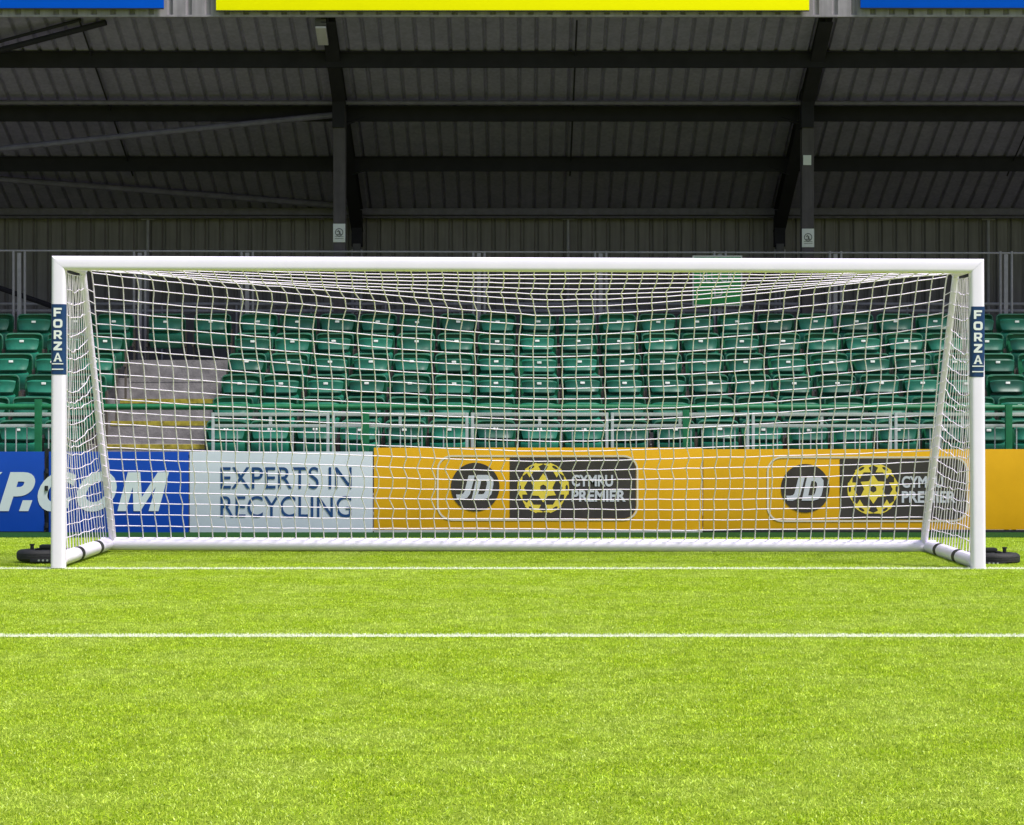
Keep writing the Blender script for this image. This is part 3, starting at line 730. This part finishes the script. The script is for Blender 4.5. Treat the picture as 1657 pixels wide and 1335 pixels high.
# ---------------------------------------------------------------- seats
def seat_back():
    mb = MB(); rows_ = []
    nu, hw = 14, 0.229
    zs = [0.42, 0.50, 0.60, 0.70, 0.77, 0.80, 0.812, 0.80]
    vs = []
    for j, z in enumerate(zs):
        w = hw - (0.045*((z-0.77)/0.042)**2 if z > 0.77 else 0) - (0.02*(0.5-z)/0.1 if z < 0.5 else 0)
        for i in range(nu+1):
            u = -1 + 2*i/nu
            y = 0.02 + 0.10*(z-0.42) - 0.035*u*u*u*u - 0.02*(1-u*u)*0
            if z >= 0.80: y -= 0.012
            if j == len(zs)-1: y -= 0.022
            vs.append((u*w, y, z - 0.012*(abs(u)**6)))
    fs = [(j*(nu+1)+i, j*(nu+1)+i+1, (j+1)*(nu+1)+i+1, (j+1)*(nu+1)+i) for j in range(len(zs)-1) for i in range(nu)]
    n0 = len(vs)
    mb.add(vs, fs)
    return mb
def seat_rim():
    mb = MB()
    path = []
    for z in (0.46, 0.56, 0.66, 0.73): path.append((-0.223, 0.0+0.10*(z-0.42), z))
    for a in range(0, 91, 18): path.append((-0.223+0.055-0.055*math.cos(R(a)), 0.028, 0.752+0.055*math.sin(R(a))))
    path += [(-x, y, z) for x, y, z in reversed(path)]
    mb.tube(path, 0.0105, 6)
    return mb
def seat_pan():
    mb = MB(); nu = 12
    pr = [(-0.015, 0.735, .195), (-0.045, 0.752, .198), (-0.092, 0.750, .20), (-0.108, 0.735, .204), (-0.107, 0.70, .202), (-0.112, 0.668, .197), (-0.127, 0.635, .189), (-0.140, 0.611, .180), (-0.128, 0.597, .176),
          (-0.085, 0.590, .185), (-0.083, 0.578, .19), (-0.110, 0.568, .205), (-0.135, 0.555, .208), (-0.140, 0.52, .208), (-0.125, 0.45, .20), (-0.09, 0.39, .19), (-0.03, 0.375, .185)]
    vs = []
    for y, z, w in pr:
        for i in range(nu+1):
            u = -1 + 2*i/nu
            w_ = w*1.01
            vs.append((u*w_, y + 0.035*abs(u)**5, z - 0.014*abs(u)**6*(1 if z > 0.7 else 0)))
    fs = [(j*(nu+1)+i, j*(nu+1)+i+1, (j+1)*(nu+1)+i+1, (j+1)*(nu+1)+i) for j in range(len(pr)-1) for i in range(nu)]
    return mb.add(vs, fs)
def make_seat():
    t = thing('stadium_seat', 'seat', 'seat', (0, 0, 0), 'green tip-up seats in the grandstand')
    bk = seat_back().build('backrest', M['seat_green'], t, local=True, recalc=False)
    seat_rim().build('rim', M['seat_rim'], bk, local=True)
    p = seat_pan().build('seat_pan', M['seat_pan'], t, local=True, recalc=False)
    MB().box(-0.026, 0.026, -0.114, -0.095, 0.700, 0.726).build('number_plate', M['plate'], p, local=True, bevel=0.004)
    for s in (-1, 1):
        l = MB(); l.box(s*0.238-0.011, s*0.238+0.011, 0.0, 0.05, 0.0, 0.62).box(s*0.238-0.011, s*0.238+0.011, -0.09, 0.0, 0.40, 0.44)
        l.build('leg', M['seat_leg'], t, local=True)
    return t
def dup(o, parent=None):
    c = o.copy(); C.objects.link(c)
    if parent is not None: c.parent = parent
    for ch in [x for x in o.children]:
        dup(ch, c)
    return c
ORD = ['zeroth','first','second','third','fourth','fifth','sixth','seventh','eighth','ninth','tenth','eleventh','twelfth','thirteenth','fourteenth','fifteenth',
       'sixteenth','seventeenth','eighteenth','nineteenth','twentieth','twenty-first']
ROWN = ['front row', 'second row', 'third row', 'fourth row', 'fifth row', 'top row']
proto = make_seat(); used = False
def place_seat(x, r, label):
    global used
    o = proto if not used else dup(proto)
    used = True
    o['label'] = label
    o.location = (x + random.gauss(0, 0.006), T0+TS*r+0.49+random.gauss(0, 0.005), Z0+ZS*r)
    o.rotation_euler = (random.gauss(0, 0.006), random.gauss(0, 0.004), random.gauss(0, 0.02))
    for ch in o.children:
        if ch.name.startswith('seat_pan'):
            ch.rotation_euler = (random.gauss(0.0, 0.035), random.gauss(0, 0.008), 0)
for r in range(6):
    for k in range(20):
        place_seat(-3.28+0.5*k, r, f'green tip-up seat in the {ROWN[r]}, {ORD[k+1]} seat right of the concrete stairs')
    for k in range(4):
        place_seat(-5.09-0.5*k, r, f'green tip-up seat in the {ROWN[r]}, {ORD[k+1]} seat left of the concrete stairs')
for x, w in ((-4.45, 'left'), (-3.86, 'right')):
    place_seat(x, 5, f'green tip-up seat at the head of the concrete stairs, {w} one of the two')

# ---------------------------------------------------------------- railings in front of the seats
GD = 24.5
hr = thing('green_handrail', 'dark green tubular handrail on posts between boards and front seats', 'railing', (0, GD, 0))
MB().tube([(-9, GD+0.12, Z(658, GD+0.12)), (9, GD+0.12, Z(660, GD+0.12))], 0.033, 12).build('rail', M['green_paint'], hr)
for px, py in ((62, 646), (592, 664), (1110, 663), (1632, 655), (-460, 655)):
    x = X(px, GD)
    MB().box(x-0.036, x+0.036, GD-0.03, GD+0.03, 0, Z(py, GD)).build('post', M['green_paint'], hr, bevel=0.006)
BR = 24.62
def barrier(x0, x1, label):
    t = thing('crowd_barrier', label, 'barrier', ((x0+x1)/2, BR, 0), 'galvanised barrier panels before the seats')
    zt_, zm = Z(670.5, BR), Z(689, BR)
    MB().box(x0+0.012, x1-0.012, BR-0.02, BR+0.02, zt_-0.019, zt_+0.019).build('top_rail', M['galv'], t, bevel=0.006)
    MB().box(x0+0.012, x1-0.012, BR-0.018, BR+0.018, zm-0.017, zm+0.017).build('middle_rail', M['galv'], t, bevel=0.006)
    MB().box(x0+0.012, x1-0.012, BR-0.018, BR+0.018, 0.14, 0.175).build('bottom_rail', M['galv'], t, bevel=0.006)
    for xx in (x0+0.03, x1-0.03): MB().box(xx-0.016, xx+0.016, BR-0.021, BR+0.021, 0, zt_+0.02).build('post', M['galv'], t, bevel=0.005)
    xm = (x0+x1)/2
    MB().box(xm-0.016, xm+0.016, BR-0.016, BR+0.016, zm, zt_).build('strut', M['galv'], t)
    n_ = max(2, int((x1-x0-0.1)/0.112))
    for k in range(1, n_):
        x = x0+0.05+(x1-x0-0.1)*k/n_
        MB().tube([(x, BR, 0.15), (x, BR, zm)], 0.0075, 6).build('baluster', M['galv'], t)
BN = ['left end beside the concrete stairs', 'second to the right of the stairs', 'third to the right of the stairs', 'fourth to the right of the stairs',
      'fifth to the right of the stairs', 'sixth to the right of the stairs, by the right post', 'last on the right']
xs = [-3.34, -2.04, -0.54, 0.97, 2.49, 4.03, 5.53, 7.05]
for k in range(7): barrier(xs[k], xs[k+1], f'grey galvanised barrier panel, {BN[k]}')
barrier(-6.42, -4.92, 'grey galvanised barrier panel on the left of the concrete stairs')

# ---------------------------------------------------------------- light, sky, camera
el, az = R(62), (0.80, -0.60)       # sun high, in front of the stand and a little to the right
S = Vector((az[0]*math.cos(el), az[1]*math.cos(el), math.sin(el)))
sun = bpy.data.lights.new('sun', 'SUN'); sun.energy = 5.0; sun.angle = R(9); sun.color = (1.0, 0.975, 0.945)
so = bpy.data.objects.new('sun', sun); C.objects.link(so); so.location = (0, 0, 30)
so.rotation_euler = (-S).to_track_quat('-Z', 'Y').to_euler()
w = bpy.data.worlds.new('World'); sc.world = w; w.use_nodes = True
nt = w.node_tree; bg = nt.nodes['Background']
sky = nt.nodes.new('ShaderNodeTexSky'); sky.sky_type = 'NISHITA'; sky.sun_disc = False
sky.sun_elevation = el; sky.sun_rotation = math.atan2(S.x, S.y); sky.air_density = 1.2; sky.dust_density = 3.0
nt.links.new(sky.outputs[0], bg.inputs['Color']); bg.inputs['Strength'].default_value = 0.15
cam = bpy.data.cameras.new('camera'); co = bpy.data.objects.new('camera', cam); C.objects.link(co)
co.location = (0, 0, CZ); co.rotation_euler = (R(90), 0, 0)
cam.sensor_fit = 'HORIZONTAL'; cam.sensor_width = 36; cam.lens = 36*F/1657
cam.shift_x = -(CX-828.5)/1657; cam.shift_y = -(667.5-HY)/1657
cam.clip_start = 0.1; cam.clip_end = 1500
sc.camera = co
sc.view_settings.view_transform = 'Standard'; sc.view_settings.look = 'None'; sc.view_settings.exposure = 0; sc.view_settings.gamma = 1
sc.render.engine = 'CYCLES'
sc.cycles.use_denoising = True
sc.cycles.max_bounces = 8; sc.cycles.transparent_max_bounces = 4
